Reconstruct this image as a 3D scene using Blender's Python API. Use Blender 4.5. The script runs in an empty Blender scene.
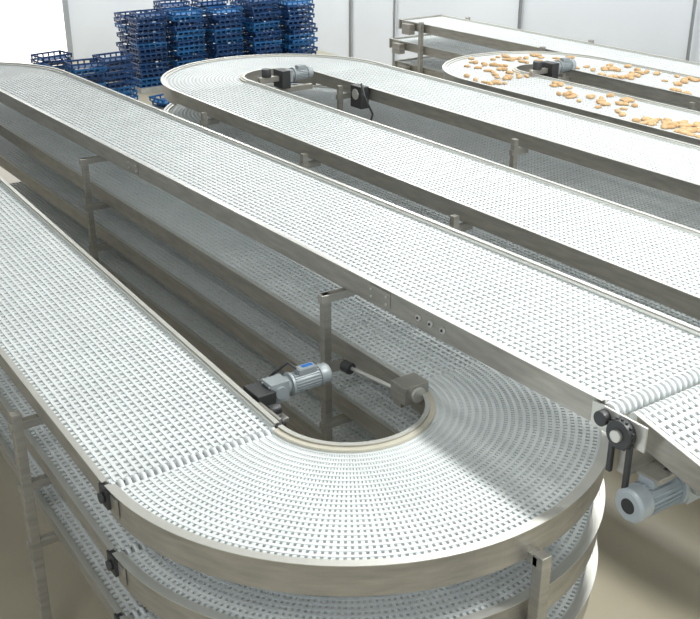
import bpy, math, random
from mathutils import Vector, Matrix
random.seed(7)
C = bpy.context.scene.collection
Z0 = 1.60
W = 0.90
RI = 0.43
RO = RI + W

# ---------------------------------------------------------------- materials
def new_mat(name, col, rough=0.5, metal=0.0, noise=0.0, nscale=8.0, bump=0.0, col2=None, stretch=None, spec=0.5):
    m = bpy.data.materials.new(name); m.use_nodes = True
    nt = m.node_tree; b = nt.nodes['Principled BSDF']
    b.inputs['Base Color'].default_value = (*col, 1)
    b.inputs['Roughness'].default_value = rough
    b.inputs['Metallic'].default_value = metal
    if 'Specular IOR Level' in b.inputs: b.inputs['Specular IOR Level'].default_value = spec
    if noise > 0 or bump > 0:
        tc = nt.nodes.new('ShaderNodeTexCoord'); mp = nt.nodes.new('ShaderNodeMapping')
        if stretch: mp.inputs['Scale'].default_value = stretch
        n = nt.nodes.new('ShaderNodeTexNoise'); n.inputs['Scale'].default_value = nscale
        n.inputs['Detail'].default_value = 5
        nt.links.new(tc.outputs['Object'], mp.inputs['Vector']); nt.links.new(mp.outputs['Vector'], n.inputs['Vector'])
        if noise > 0:
            r = nt.nodes.new('ShaderNodeValToRGB')
            c2 = col2 or tuple(c*(1-noise) for c in col)
            r.color_ramp.elements[0].position = 0.3; r.color_ramp.elements[1].position = 0.7
            r.color_ramp.elements[0].color = (*c2, 1); r.color_ramp.elements[1].color = (*col, 1)
            nt.links.new(n.outputs['Fac'], r.inputs['Fac']); nt.links.new(r.outputs['Color'], b.inputs['Base Color'])
        if bump > 0:
            bp = nt.nodes.new('ShaderNodeBump'); bp.inputs['Strength'].default_value = bump; bp.inputs['Distance'].default_value = 0.02
            nt.links.new(n.outputs['Fac'], bp.inputs['Height']); nt.links.new(bp.outputs['Normal'], b.inputs['Normal'])
    return m
M_belt = new_mat('white_plastic_belt', (0.80,0.84,0.85), 0.42, 0, 0.08, 3, spec=0.4)
M_steel = new_mat('stainless_steel', (0.50,0.485,0.44), 0.38, 0.65, 0.25, 5, 0.05, stretch=(1,1,6))
M_steel_l = new_mat('stainless_steel_light', (0.68,0.68,0.64), 0.35, 0.6)
M_cream = new_mat('wear_strip_cream', (0.62,0.59,0.49), 0.5)
M_dark = new_mat('dark_metal', (0.07,0.072,0.075), 0.45, 0.5)
M_motor = new_mat('motor_grey_paint', (0.50,0.56,0.60), 0.35, 0.2)
M_motor_d = new_mat('motor_midgrey_paint', (0.36,0.40,0.42), 0.4, 0.2)
M_label = new_mat('blue_label', (0.02,0.16,0.50), 0.4)
M_blue = new_mat('blue_tray_plastic', (0.006,0.06,0.20), 0.5, 0, 0.35, 4)
M_blue2 = new_mat('blue_tray_plastic_light', (0.010,0.13,0.36), 0.5, 0, 0.3, 4)
M_bread = new_mat('baked_bread', (0.52,0.31,0.14), 0.7, 0, 0.5, 14, col2=(0.68,0.48,0.27))
M_floor = new_mat('epoxy_floor', (0.46,0.42,0.32), 0.36, 0, 0.12, 1.2, 0.02)
M_wall = new_mat('wall_panel_paint', (0.78,0.82,0.87), 0.6, 0, 0.05, 0.6)
M_ceil = new_mat('ceiling_paint', (0.8,0.8,0.8), 0.8)
M_pipe = new_mat('grey_conduit', (0.40,0.43,0.45), 0.4, 0.2)
M_wood = new_mat('pale_pallet_wood', (0.5,0.5,0.48), 0.8, 0, 0.3, 6)
M_white = new_mat('white_enclosure_paint', (0.8,0.82,0.82), 0.4)
def emis(name, col, s):
    m = bpy.data.materials.new(name); m.use_nodes = True
    b = m.node_tree.nodes['Principled BSDF']
    b.inputs['Base Color'].default_value = (*col,1)
    b.inputs['Emission Color'].default_value = (*col,1); b.inputs['Emission Strength'].default_value = s
    return m
M_day = emis('daylight_door_glow', (1.0,0.96,0.97), 1.3)  # emission stands in for daylight through the doorway, nothing is translucent
M_tube = emis('fluorescent_diffuser', (0.95,1.0,0.98), 4)

# ---------------------------------------------------------------- mesh builder
class MB:
    def __init__(s): s.v=[]; s.f=[]; s.m=[]; s.mats=[]; s.sm=[]
    def mi(s, mat):
        if mat not in s.mats: s.mats.append(mat)
        return s.mats.index(mat)
    def hexa(s, c, mat):
        n=len(s.v); s.v += [tuple(p) for p in c]; k=s.mi(mat)
        for q in ((0,3,2,1),(4,5,6,7),(0,1,5,4),(1,2,6,5),(2,3,7,6),(3,0,4,7)):
            s.f.append(tuple(n+i for i in q)); s.m.append(k); s.sm.append(False)
    def box(s, x0,x1,y0,y1,z0,z1, mat):
        s.hexa([(x0,y0,z0),(x1,y0,z0),(x1,y1,z0),(x0,y1,z0),(x0,y0,z1),(x1,y0,z1),(x1,y1,z1),(x0,y1,z1)], mat)
    def bar(s, a, b, side, w, zt, zb, mat):
        a=Vector(a); b=Vector(b); sd=Vector(side)*w/2; t=Vector((0,0,zt)); q=Vector((0,0,zb))
        s.hexa([a-sd+q,a+sd+q,b+sd+q,b-sd+q,a-sd+t,a+sd+t,b+sd+t,b-sd+t], mat)
    def cyl(s, a, b, r, mat, n=20, r2=None, caps=True):
        a=Vector(a); b=Vector(b); d=(b-a).normalized(); r2 = r if r2 is None else r2
        u = d.orthogonal().normalized(); w = d.cross(u)
        k=s.mi(mat); st=len(s.v)
        for i in range(n):
            t=2*math.pi*i/n; o=u*math.cos(t)+w*math.sin(t)
            s.v.append(tuple(a+o*r)); s.v.append(tuple(b+o*r2))
        for i in range(n):
            j=(i+1)%n
            s.f.append((st+2*i,st+2*j,st+2*j+1,st+2*i+1)); s.m.append(k); s.sm.append(True)
        if caps:
            s.f.append(tuple(st+2*i for i in reversed(range(n)))); s.m.append(k); s.sm.append(False)
            s.f.append(tuple(st+2*i+1 for i in range(n))); s.m.append(k); s.sm.append(False)
    def hose(s, pts, r, mat, n=8):
        for a,b in zip(pts[:-1],pts[1:]): s.cyl(a,b,r,mat,n)
    def arc(s, cx,cy,z, r0,r1, zb,zt, a0,a1,n, mat):
        k=s.mi(mat); st=len(s.v)
        for i in range(n+1):
            a=a0+(a1-a0)*i/n; c,sn=math.cos(a),math.sin(a)
            for (r,h) in ((r0,zb),(r1,zb),(r1,zt),(r0,zt)):
                s.v.append((cx+r*c, cy+r*sn, z+h))
        for i in range(n):
            p=st+4*i; q=p+4
            for e in range(4):
                g=(e+1)%4
                s.f.append((p+e,q+e,q+g,p+g)); s.m.append(k); s.sm.append(False)
        s.f.append((st,st+1,st+2,st+3)); s.m.append(k); s.sm.append(False)
        e=st+4*n
        s.f.append((e+3,e+2,e+1,e)); s.m.append(k); s.sm.append(False)
    def obj(s, name, parent=None, bevel=0, mw=None):
        me=bpy.data.meshes.new(name); me.from_pydata(s.v,[],s.f)
        for m in s.mats: me.materials.append(m)
        me.polygons.foreach_set('material_index', s.m)
        me.polygons.foreach_set('use_smooth', s.sm)
        me.update()
        import bmesh
        bm=bmesh.new(); bm.from_mesh(me); bmesh.ops.recalc_face_normals(bm, faces=bm.faces); bm.to_mesh(me); bm.free()
        o=bpy.data.objects.new(name, me); C.objects.link(o)
        if mw: o.matrix_world = mw
        if parent: o.parent=parent
        if bevel:
            b=o.modifiers.new('bevel','BEVEL'); b.width=bevel; b.segments=2; b.limit_method='ANGLE'
        return o
def empty(name, loc=(0,0,0)):
    e=bpy.data.objects.new(name,None); e.location=loc; C.objects.link(e); return e

# ---------------------------------------------------------------- belts & frames
PX = 0.041; PY = 0.039
def straight_belt(mb, x0, x1, ya, za, yb, zb, px=PX, py=PY):
    L=yb-ya; n=int(abs(L)/py)
    zf=lambda y: za+(zb-za)*(y-ya)/L
    nx=int(round((x1-x0)/px)); hw=py*0.27; lw=px*0.40
    for i in range(n+1):
        y=ya+(yb-ya)*i/n
        h = -0.002 if i%2 else 0.001
        a0=max(y-hw, ya); a1=min(y+hw, yb)
        mb.hexa([(x0,a0,zf(a0)-0.012),(x1,a0,zf(a0)-0.012),(x1,a1,zf(a1)-0.012),(x0,a1,zf(a1)-0.012),
                 (x0,a0,zf(a0)+h),(x1,a0,zf(a0)+h),(x1,a1,zf(a1)+h),(x0,a1,zf(a1)+h)], M_belt)
    for j in range(nx+1):
        x=x0+0.008+(x1-x0-0.016)*j/nx
        mb.bar((x,ya,za),(x,yb,zb),(1,0,0),lw,0.004,-0.010,M_belt)
def curve_belt(mb, cx,cy,z, r0,r1,a0,a1, px=0.037, py=0.034):
    nr=int(round((r1-r0)/px)); seg=48
    for j in range(nr+1):
        r=r0+(r1-r0)*j/nr
        ra=max(r-px*0.22,r0); rb=min(r+px*0.22,r1)
        mb.arc(cx,cy,z, ra,rb,-0.010,0.004,a0,a1,seg,M_belt)
    n=int(abs(a1-a0)*r1/py)
    for i in range(n+1):
        a=a0+(a1-a0)*i/n
        d=Vector((math.cos(a),math.sin(a),0)); t=Vector((-d.y,d.x,0))
        c=Vector((cx,cy,z))
        p=c+d*r0; q=c+d*r1
        wi=0.0038; wo=py*0.27; dn=Vector((0,0,-0.012)); up=Vector((0,0,0.001))
        mb.hexa([p-t*wi+dn,p+t*wi+dn,q+t*wo+dn,q-t*wo+dn,p-t*wi+up,p+t*wi+up,q+t*wo+up,q-t*wo+up], M_belt)
RT = 0.028
RB = -0.11
def rail(mb, x, ya,za,yb,zb, side, top=RT, bot=RB):
    mb.bar((x+side*0.004,ya,za),(x+side*0.004,yb,zb),(1,0,0),0.005,top,bot,M_steel)
    mb.bar((x+side*0.014,ya,za),(x+side*0.014,yb,zb),(1,0,0),0.026,top+0.003,top-0.001,M_steel_l)
    mb.bar((x-side*0.012,ya,za),(x-side*0.012,yb,zb),(1,0,0),0.028,bot+0.004,bot,M_steel)
    mb.bar((x-side*0.004,ya,za),(x-side*0.004,yb,zb),(1,0,0),0.010,top-0.006,0.006,M_steel_l)
def rail_arc(mb, cx,cy,z,r,a0,a1,out=True,top=RT,bot=RB-0.03,strip=None):
    s=1 if out else -1
    f=lambda a,b:(min(a,b),max(a,b))
    r0,r1=f(r,r+s*0.006); mb.arc(cx,cy,z,r0,r1,bot,top,a0,a1,64,M_steel)
    r0,r1=f(r,r+s*0.026); mb.arc(cx,cy,z,r0,r1,top-0.001,top+0.003,a0,a1,64,M_steel_l)
    r0,r1=f(r-s*0.03,r+s*0.0); mb.arc(cx,cy,z,r0,r1,0.006,top-0.008,a0,a1,64,strip or M_steel_l)
def crossmember(mb, x0,x1,y,z):
    mb.box(x0,x1,y-0.02,y+0.02,z-0.10,z-0.06,M_steel)
def lane(belt, frame, x0,x1,ya,za,yb,zb, cross=1.1, px=PX, py=PY):
    straight_belt(belt,x0,x1,ya,za,yb,zb,px,py)
    rail(frame,x0,ya,za,yb,zb,-1); rail(frame,x1,ya,za,yb,zb,1)
    n=max(2,int(abs(yb-ya)/cross))
    for i in range(n):
        y=ya+(yb-ya)*(i+0.5)/n; z=za+(zb-za)*(y-ya)/(yb-ya)
        crossmember(frame,x0,x1,y,z)
    for k in (0.25,0.5,0.75):
        x=x0+(x1-x0)*k
        frame.bar((x,ya,za),(x,yb,zb),(1,0,0),0.02,-0.013,-0.06,M_steel)
def post(mb, x, y, ztop, arms, dirx, reach=0.14, s=0.05):
    mb.box(x-s/2,x+s/2,y-s/2,y+s/2,0.012,ztop,M_steel)
    mb.box(x-0.07,x+0.07,y-0.07,y+0.07,0,0.012,M_steel_l)
    for z in arms:
        a,b=sorted((x-dirx*0.04,x+dirx*reach))
        mb.box(a,b,y-0.022,y+0.022,z-0.05,z,M_steel)

# ===================================================== racetrack 1 (foreground)
SP=0.38
xA0,xA1=0.0,W
xB0,xB1=W+2*RI,2*W+2*RI
cx=W+RI
YF=7.5; YE=-1.33
RISE=0.37
R1=empty('spiral_racetrack_conveyor')
b=MB(); f=MB()
for t in range(3):
    z=Z0-SP*t
    lane(b,f,xA0,xA1,0.03,z,YF,z+RISE)
    lane(b,f,xB0,xB1,0.0,z,YF,z+RISE-SP)
    curve_belt(b,cx,0,z,RI,RO,math.pi+0.02,2*math.pi)
    rail_arc(f,cx,0,z,RO,math.pi,2*math.pi,True)
    rail_arc(f,cx,0,z,RI,math.pi,2*math.pi,False,strip=M_cream)
    curve_belt(b,cx,YF,z+RISE,RI,RO,0,math.pi)
    rail_arc(f,cx,YF,z+RISE,RO,0,math.pi,True)
    rail_arc(f,cx,YF,z+RISE,RI,0,math.pi,False)
    for a in (math.pi*1.25,math.pi*1.5,math.pi*1.75):
        d=Vector((math.cos(a),math.sin(a),0)); c=Vector((cx,0,z))
        f.bar(c+d*RI,c+d*RO,(-d.y,d.x,0),0.04,-0.06,-0.10,M_steel)
lane(b,f,xB0,xB1,YE,Z0+0.49,YF,Z0+RISE)
zl=lambda y: Z0+0.49-(0.49-RISE)*(y-YE)/(YF-YE)
for y in (0.30,3.6):
    f.box(xB0-0.013,xB0-0.007,y-0.10,y+0.10,zl(y)-0.085,zl(y)+0.005,M_steel)
    for dy in (-0.07,0.07):
        for dz in (-0.065,-0.02):
            f.cyl((xB0-0.021,y+dy,zl(y)+dz),(xB0-0.013,y+dy,zl(y)+dz),0.008,M_steel_l,8)
for y in (-0.05,-0.15,-0.25):
    f.cyl((xB0-0.02,y,zl(y)-0.045),(xB0-0.005,y,zl(y)-0.045),0.018,M_steel_l,10)
    f.cyl((xB0-0.024,y,zl(y)-0.045),(xB0-0.02,y,zl(y)-0.045),0.008,M_dark,8)
b.obj('open_grid_belt',R1); f.obj('side_rail_frame',R1)
p=MB()
for y in (0.66,4.35):
    zt=zl(y)-0.12
    post(p,xB0-0.13,y,zt,[zt,Z0-0.12,Z0-SP-0.12,Z0-2*SP-0.12],1,0.20)
for y in (1.2,4.35,7.2):
    zt=zl(y)-0.12
    post(p,xB1+0.10,y,zt,[zt,Z0-0.12,Z0-SP-0.12,Z0-2*SP-0.12],-1,0.14)
for y in (0.98,3.6,6.5):
    zz=RISE*y/YF
    zt=Z0+zz-0.07
    post(p,xA0-0.12,y,zt,[Z0+zz-0.12,Z0+zz-SP-0.12,Z0+zz-2*SP-0.12],1,0.2,0.055)
a=math.radians(276)
x=cx+(RO+0.07)*math.cos(a)-0.09; y=(RO+0.07)*math.sin(a)
p.box(x-0.03,x+0.03,y-0.03,y+0.03,0.012,Z0-0.10,M_steel)
p.box(x-0.07,x+0.07,y-0.07,y+0.07,0,0.012,M_steel_l)
for t in range(3):
    p.box(x-0.03,x+0.03,y,y+0.2,Z0-t*SP-0.16,Z0-t*SP-0.11,M_steel)
p.obj('support_posts',R1,0.003)
s=MB()
def sprocket_shaft(mb,x0,x1,y,z,r=0.040):
    mb.cyl((x0-0.05,y,z-0.035),(x1+0.05,y,z-0.035),0.014,M_steel_l,12)
    n=24
    for i in range(n):
        x=x0+0.02+(x1-x0-0.04)*i/(n-1)
        mb.cyl((x-0.010,y,z-0.030),(x+0.010,y,z-0.030),r,M_belt,10)
for t in range(3):
    sprocket_shaft(s,xA0,xA1,0.015,Z0-t*SP+0.004,0.044)
    for x,sd in ((xA0,-1),(xA1,1)):
        z=Z0-t*SP
        s.box(min(x,x+sd*0.035),max(x,x+sd*0.035),-0.04,0.05,z-0.08,z+0.02,M_dark)
        s.box(min(x+sd*.006,x+sd*0.018),max(x+sd*.006,x+sd*0.018),-0.10,0.11,z-0.10,z+0.0,M_steel)
        s.cyl((x+sd*0.035,0,z-0.03),(x+sd*0.055,0,z-0.03),0.026,M_dark,14)
sprocket_shaft(s,xB0,xB1,YE-0.02,Z0+0.49)
s.obj('drive_sprockets',R1)

def gear_motor(name, fan_end, axis, length, r, body, lab=True, parent=None):
    mb=MB(); L=length
    mb.cyl((0,0,0),(0.012,0,0),r*0.82,body,28,r*1.0)
    mb.cyl((0.012,0,0),(L*0.17,0,0),r*1.0,body,28)
    mb.cyl((-0.002,0,0),(0.001,0,0),r*0.45,M_dark,18)
    mb.cyl((L*0.17,0,0),(L*0.60,0,0),r*0.86,body,28)
    for i in range(22):
        a=2*math.pi*i/22
        d=Vector((0,math.cos(a),math.sin(a)))
        T=Vector((0,-d.z,d.y))
        mb.hexa([Vector((x,0,0))+d*rr+T*o for (x,rr,o) in ((L*.18,r*.8,-.002),(L*.18,r*1.0,-.002),(L*.18,r*1.0,.002),(L*.18,r*.8,.002),(L*.58,r*.8,-.002),(L*.58,r*1.0,-.002),(L*.58,r*1.0,.002),(L*.58,r*.8,.002))],body)
    mb.cyl((L*0.60,0,0),(L*0.64,0,0),r*1.12,body,28)
    mb.box(L*0.22,L*0.50,-r*0.5,r*0.5,r*0.8,r*1.32,body)
    mb.box(L*0.24,L*0.48,-r*0.42,r*0.42,r*1.32,r*1.38,body)
    if lab: mb.box(L*0.25,L*0.42,-r*0.30,r*0.22,r*1.38,r*1.395,M_label)
    mb.cyl((L*0.64,0,0),(L*0.72,0,0),r*0.9,body,24,r*0.75)
    mb.box(L*0.70,L*0.98,-r*0.85,r*0.85,-r*1.0,r*0.9,body)
    mb.cyl((L*0.84,-r*1.1,0),(L*0.84,r*1.1,0),r*0.6,M_motor_d,20)
    mb.cyl((L*0.98,0,0),(L*1.08,0,0),r*0.25,M_steel_l,14)
    for yy in (-0.6,0.6):
        for zz in (-0.75,0.65):
            mb.cyl((L*0.98,yy*r,zz*r),(L*1.0,yy*r,zz*r),r*0.1,M_steel_l,8)
    a=Vector(axis).normalized(); up=Vector((0,0,1)); yv=up.cross(a).normalized(); zv=a.cross(yv)
    M=Matrix.Translation(Vector(fan_end)) @ Matrix((a,yv,zv)).transposed().to_4x4()
    return mb.obj(name,parent,0.003,M)
e=empty('gear_motor')
gear_motor('motor_body',(1.44,0.36,Z0+0.02),(-1,0,0),0.40,0.060,M_motor_d,True,e)
k=MB()
k.box(0.95,1.06,0.28,0.44,Z0-0.09,Z0+0.05,M_dark)
k.box(0.925,1.10,0.22,0.50,Z0-0.11,Z0-0.09,M_steel)
k.cyl((0.93,0.36,Z0-0.02),(0.99,0.36,Z0-0.02),0.05,M_dark,20)
k.box(0.945,0.965,0.07,0.36,Z0-0.06,Z0+0.02,M_steel)
k.cyl((0.965,0.10,Z0-0.02),(0.99,0.10,Z0-0.02),0.035,M_dark,16)
k.cyl((0.965,0.20,Z0+0.0),(1.03,0.20,Z0+0.0),0.03,M_dark,16)
k.hose([(1.25,0.36,Z0+0.09),(1.22,0.42,Z0+0.12),(1.15,0.5,Z0+0.02),(1.1,0.55,Z0-0.2),(1.05,0.55,Z0-0.5)],0.008,M_dark)
k.obj('mounting_bracket',e,0.004)
k=MB()
k.box(1.60,1.76,-0.14,-0.01,Z0-0.02,Z0+0.085,M_steel)
k.cyl((1.68,-0.16,Z0+0.03),(1.68,-0.14,Z0+0.03),0.045,M_steel_l,20)
k.box(1.66,1.765,-0.03,0.04,Z0-0.10,Z0-0.02,M_steel)
k.cyl((1.62,0.0,Z0+0.03),(1.56,0.34,Z0+0.03),0.012,M_steel_l,12)
k.cyl((1.56,0.30,Z0+0.03),(1.555,0.36,Z0+0.03),0.035,M_dark,16)
k.obj('gear_reducer',R1,0.008)

# --------------------- take-off conveyor after upper lane
R5=empty('incline_takeoff_conveyor')
b=MB(); f=MB()
za=Z0+0.475; zb=za-0.55
lane(b,f,xB0+0.05,xB1-0.0,-3.9,zb,-1.47,za)
b.obj('open_grid_belt',R5)
sprocket_shaft(f,xB0+0.05,xB1,-1.45,za)
for y in (-2.7,-3.7):
    z=za-0.55*(-1.45-y)/2.45-0.1
    for x in (xB0-0.05,xB1+0.08):
        f.box(x-0.025,x+0.025,y-0.025,y+0.025,0,z,M_steel)
    f.box(xB0-0.05,xB1+0.08,y-0.02,y+0.02,z-0.05,z,M_steel)
f.obj('side_rail_frame',R5)
e=empty('gear_motor')
gear_motor('motor_body',(1.70,-1.56,Z0+0.12),(1,0,0),0.46,0.080,M_motor,True,e)
k=MB()
xs=xB0-0.015
k.box(xs-0.012,xs,-1.58,-1.28,Z0+0.38,Z0+0.50,M_steel_l)
k.cyl((xs-0.055,-1.47,Z0+0.43),(xs-0.012,-1.47,Z0+0.43),0.066,M_dark,26)
k.cyl((xs-0.075,-1.47,Z0+0.43),(xs-0.055,-1.47,Z0+0.43),0.028,M_steel_l,16)
k.cyl((xs-0.05,-1.36,Z0+0.455),(xs-0.012,-1.36,Z0+0.455),0.035,M_dark,20)
for i in range(16):
    a=2*math.pi*i/16
    k.box(xs-0.042,xs-0.030,-1.47+0.068*math.cos(a)-.006,-1.47+0.068*math.cos(a)+.006,Z0+0.43+0.068*math.sin(a)-.006,Z0+0.43+0.068*math.sin(a)+.006,M_dark)
k.box(xs-0.035,xs-0.015,-1.435,-1.41,Z0+0.22,Z0+0.44,M_dark)
k.box(xs-0.035,xs-0.015,-1.53,-1.505,Z0+0.14,Z0+0.42,M_dark)
k.box(xs,xs+0.30,-1.50,-1.44,Z0+0.22,Z0+0.36,M_steel)
k.box(xs+0.06,xs+0.2,-1.62,-1.50,Z0+0.215,Z0+0.235,M_steel)
k.box(2.02,2.16,-1.72,-1.60,Z0+0.14,Z0+0.26,M_white)
k.hose([(1.9,-1.56,Z0+0.22),(1.93,-1.6,Z0+0.27),(2.02,-1.68,Z0+0.25),(2.1,-1.75,Z0+0.1),(2.2,-1.7,Z0-0.2)],0.008,M_dark)
k.obj('drive_bracket',e,0.004)

# ===================================================== other racetracks
def racetrack(name,x0,w,ri,ya,yb,z,tiers,sp=SP,pa=(),pb=(),px=0.043):
    R=empty(name); b=MB(); f=MB(); cx=x0+w+ri; ro=ri+w
    for t in range(tiers):
        zz=z-t*sp
        lane(b,f,x0,x0+w,ya,zz,yb,zz,1.3,px,px)
        lane(b,f,x0+w+2*ri,x0+2*w+2*ri,ya,zz,yb,zz,1.3,px,px)
        curve_belt(b,cx,yb,zz,ri,ro,0,math.pi,px,px)
        rail_arc(f,cx,yb,zz,ro,0,math.pi,True); rail_arc(f,cx,yb,zz,ri,0,math.pi,False,strip=M_cream)
        curve_belt(b,cx,ya,zz,ri,ro,math.pi,2*math.pi,px,px)
        rail_arc(f,cx,ya,zz,ro,math.pi,2*math.pi,True); rail_arc(f,cx,ya,zz,ri,math.pi,2*math.pi,False)
    b.obj('open_grid_belt',R); f.obj('side_rail_frame',R)
    p=MB()
    arms=[z-t*sp-0.12 for t in range(tiers)]
    for y in pa: post(p,x0-0.10,y,z-0.04,arms,1,0.16)
    for y in pb:
        post(p,x0+w+2*ri-0.10,y,z-0.02,arms,1,0.16)
        post(p,x0+2*w+2*ri+0.10,y,z-0.04,arms,-1,0.16)
    p.obj('support_posts',R)
    return R
z2=Z0+0.27
R2=racetrack('spiral_racetrack_conveyor',3.46,0.90,0.46,-1.3,6.35,z2,3,pa=(1.55,3.60,5.5),pb=(0.2,2.85,5.7))
X3=6.55; W3=0.85; RI3=0.30; Y3=5.1
racetrack('spiral_racetrack_conveyor',X3,W3,RI3,-1.0,Y3,z2-0.04,3,pa=(0.5,3.0,4.9),pb=(0.5,3.0,4.9))

def small_drive(x,y,z):
    e=empty('gear_motor')
    gear_motor('motor_body',(x+0.40,y,z+0.05),(-1,0,0),0.40,0.070,M_motor_d,False,e)
    k=MB()
    k.box(x-0.05,x+0.06,y-0.10,y+0.10,z-0.08,z+0.12,M_dark)
    k.box(x-0.30,x-0.05,y-0.03,y+0.03,z+0.0,z+0.06,M_steel)
    k.cyl((x-0.20,y,z+0.06),(x-0.20,y,z+0.15),0.055,M_dark,16)
    k.box(x-0.3,x+0.4,y-0.03,y+0.03,z-0.14,z-0.08,M_steel)
    k.obj('mounting_bracket',e,0.004)
small_drive(4.75,6.25,z2+0.0)
small_drive(7.66,4.9,z2-0.02)
k=MB()
xg=3.46+0.9+0.92; yg=5.35
k.box(xg-0.13,xg-0.02,yg-0.1,yg+0.1,z2-0.20,z2+0.04,M_dark)
k.cyl((xg-0.14,yg,z2-0.05),(xg-0.13,yg,z2-0.05),0.06,M_steel_l,18)
k.hose([(xg-0.08,yg-.05,z2+0.04),(xg-0.16,yg-.15,z2+0.09),(xg-0.22,yg-.3,z2-0.02),(xg-0.15,yg-.35,z2-0.2),(xg-0.1,yg-.25,z2-0.3)],0.012,M_dark)
k.obj('drive_chain_guard',R2,0.005)

# ================== back straight multi-tier conveyor
R=empty('straight_tiered_conveyor'); b=MB(); f=MB()
XS=9.20
for t in range(4):
    zz=1.72-t*0.34
    ye=9.8+(0,0.25,0.1,0.3)[t]
    lane(b,f,XS,XS+0.85,-1.5,zz,ye,zz,1.5,0.05,0.05)
    f.box(XS-0.03,XS+0.88,ye,ye+0.03,zz-0.12,zz+0.03,M_steel)
    f.box(XS-0.14,XS-0.03,ye-0.4,ye-0.2,zz-0.16,zz+0.0,M_steel)
for y in (0.5,3.5,6.5,9.2):
    for x in (XS-0.06,XS+0.91):
        f.box(x-0.03,x+0.03,y-0.03,y+0.03,0,1.78,M_steel)
b.obj('open_grid_belt',R); f.obj('side_rail_frame',R)

# ================== bread on racetrack 3
def bread_scatter():
    mb=MB(); k=mb.mi(M_bread); zt=z2-0.04+0.006
    def loaf(x,y,r,rot):
        st=len(mb.v); n=10
        rx=r*random.uniform(0.8,1.4); ry=r*random.uniform(0.55,0.9); h=random.uniform(0.02,0.04)
        prof=((0.75,0.0),(1.0,0.35),(0.8,0.8),(0.35,1.0))
        for (pr,ph) in prof:
            for i in range(n):
                a=2*math.pi*i/n
                lx=rx*pr*math.cos(a); ly=ry*pr*math.sin(a)*(1+0.15*math.cos(2*a))
                mb.v.append((x+lx*math.cos(rot)-ly*math.sin(rot), y+lx*math.sin(rot)+ly*math.cos(rot), zt+h*ph))
        for q in range(3):
            for i in range(n):
                j=(i+1)%n
                mb.f.append((st+q*n+i,st+q*n+j,st+(q+1)*n+j,st+(q+1)*n+i)); mb.m.append(k); mb.sm.append(True)
        mb.f.append(tuple(st+3*n+i for i in range(n))); mb.m.append(k); mb.sm.append(True)
        mb.f.append(tuple(st+i for i in reversed(range(n)))); mb.m.append(k); mb.sm.append(False)
    r=0.048
    for cl in range(26):
        x=X3+0.08+random.random()*(W3-0.16); y=random.uniform(0.0,Y3)
        for i in range(random.randint(5,11)):
            xx=min(max(x+random.gauss(0,0.12),X3+0.1),X3+W3-0.1)
            loaf(xx,y+random.gauss(0,0.12),r,random.random()*6)
    xb=X3+W3+2*RI3
    for cl in range(16):
        x=xb+0.08+random.random()*(W3-0.16); y=random.uniform(0.5,Y3)
        for i in range(random.randint(3,7)):
            xx=min(max(x+random.gauss(0,0.1),xb+0.1),xb+W3-0.1)
            loaf(xx,y+random.gauss(0,0.12),r,random.random()*6)
    for i in range(45):
        a=random.uniform(0.1,3.05); q=random.uniform(RI3+0.1,RI3+W3-0.1)
        loaf(X3+W3+RI3+q*math.cos(a),Y3+q*math.sin(a),r,random.random()*6)
    mb.obj('bread_loaves')
bread_scatter()

# ================== blue tray stacks
def tray(mb,x,y,z,mat,w=0.60,d=0.42,h=0.085,rot=0.0):
    c,s=math.cos(rot),math.sin(rot)
    def bx(x0,x1,y0,y1,z0,z1):
        pts=[]
        for zz in (z0,z1):
            for (a,b2) in ((x0,y0),(x1,y0),(x1,y1),(x0,y1)):
                pts.append((x+a*c-b2*s,y+a*s+b2*c,z+zz))
        mb.hexa(pts,mat)
    bx(-w/2+.02,w/2-.02,-d/2+.02,d/2-.02,0,0.01)
    bx(-w/2,w/2,-d/2,-d/2+.015,h-0.03,h); bx(-w/2,w/2,d/2-.015,d/2,h-0.03,h)
    bx(-w/2,-w/2+.015,-d/2+.015,d/2-.015,h-0.03,h); bx(w/2-.015,w/2,-d/2+.015,d/2-.015,h-0.03,h)
    for i in range(6):
        t=-w/2+0.01+(w-0.04)*i/5
        for yy in (-d/2,d/2-.015): bx(t,t+0.025,yy,yy+.015,0.01,h-0.03)
    for i in range(4):
        t=-d/2+0.015+(d-0.055)*i/3
        for xx in (-w/2,w/2-.015): bx(xx,xx+.015,t,t+0.025,0.01,h-0.03)
def stacks(name, lst):
    mb=MB()
    for (x,y,n,rot) in lst:
        mb.box(x-0.34,x+0.34,y-0.25,y+0.25,0.0,0.10,M_wood)
        for i in range(n):
            tray(mb,x+random.uniform(-.045,.045),y+random.uniform(-.04,.04),0.10+i*0.093,random.choice((M_blue,M_blue,M_blue2)),rot=rot+random.uniform(-.09,.09))
    mb.obj(name)
L=[]
for i in range(5):
    for j in range(2):
        L.append((6.95+i*0.72,15.4-j*0.6-i*0.2,(15,16,16,17,16)[i]-random.randint(0,1),0))
stacks('stacked_blue_trays',L)
stacks('stacked_blue_trays',[(4.45,14.0,8,0.1),(5.15,13.6,9,0.0),(4.95,14.6,9,0.1),(5.85,13.9,9,0.1)])
stacks('stacked_blue_trays',[(6.5,13.0,2,0.2),(7.2,12.4,3,0.0),(9.0,12.9,6,0.0)])

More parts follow.
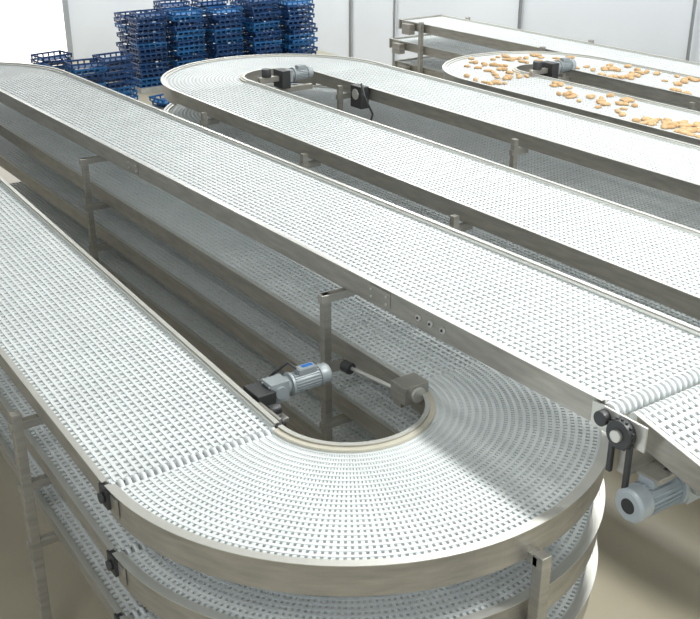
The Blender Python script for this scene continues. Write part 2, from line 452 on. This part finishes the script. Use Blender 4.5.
# ================== room
def simple(name, x0,x1,y0,y1,z0,z1,mat):
    m=MB(); m.box(x0,x1,y0,y1,z0,z1,mat); return m.obj(name)
XR=12.0; YB=18.5; HC=6.6
simple('floor',-9,XR+0.15,-8,YB+0.15,-0.1,0,M_floor)
simple('wall_right',XR,XR+0.15,-8,YB,0,HC,M_wall)
simple('wall_back',-9,XR+0.15,YB,YB+0.15,0,HC,M_wall)
simple('ceiling',-9,XR+0.15,-8,YB+0.15,HC,HC+0.1,M_ceil)
DX=6.65
m=MB()
m.box(2.6,DX,YB-0.05,YB-0.01,0.0,3.4,M_day)  # glowing panel on the solid wall in place of a bright opening
for z in (0.6,1.2,1.8,2.4,3.0): m.box(2.6,DX,YB-0.058,YB-0.05,z,z+0.015,M_wall)
m.obj('door_1')
m=MB()
m.box(DX,DX+0.12,YB-0.08,YB-0.005,0,3.5,M_pipe); m.box(2.48,2.6,YB-0.08,YB-0.005,0,3.5,M_pipe); m.box(2.48,DX+0.12,YB-0.08,YB-0.005,3.4,3.52,M_pipe)
m.obj('trim_1')
m=MB()
for y,r in ((15.2,0.03),(13.6,0.025),(9.9,0.03),(6.2,0.025)):
    m.cyl((XR-0.05,y,0.0),(XR-0.05,y,HC),r,M_pipe,10)
m.obj('wall_conduits')

def fixture(x,y,power):
    m=MB()
    m.box(x-0.35,x+0.35,y-1.2,y+1.2,HC-0.10,HC,M_ceil)
    m.box(x-0.30,x+0.30,y-1.15,y+1.15,HC-0.11,HC-0.10,M_tube)
    m.obj('fluorescent_ceiling_light')
    l=bpy.data.lights.new('tube_light','AREA'); l.shape='RECTANGLE'; l.size=0.6; l.size_y=2.3; l.energy=power; l.color=(1.0,1.0,0.97)
    o=bpy.data.objects.new('tube_light',l); o.location=(x,y,HC-0.13); C.objects.link(o)
for x,y,pw in ((4.2,-3.0,330),(4.5,1.5,110),(8,-2.5,200),(8.5,4,140),(9.5,10,240),(-2.5,-2,50),(9,16,240),(5,16.5,70)):
    fixture(x,y,pw)

w=bpy.data.worlds.new('world'); bpy.context.scene.world=w; w.use_nodes=True
w.node_tree.nodes['Background'].inputs[0].default_value=(0.91,0.96,1.0,1)
w.node_tree.nodes['Background'].inputs[1].default_value=0.86

cam=bpy.data.cameras.new('camera'); co=bpy.data.objects.new('camera',cam); C.objects.link(co)
cam.sensor_width=36; cam.lens=1028/700*36
co.location=(-1.369,-3.887,Z0+2.68)
co.rotation_euler=(math.radians(90-24.1),0,math.radians(-34.9))
bpy.context.scene.camera=co
bpy.context.scene.view_settings.view_transform='Standard'
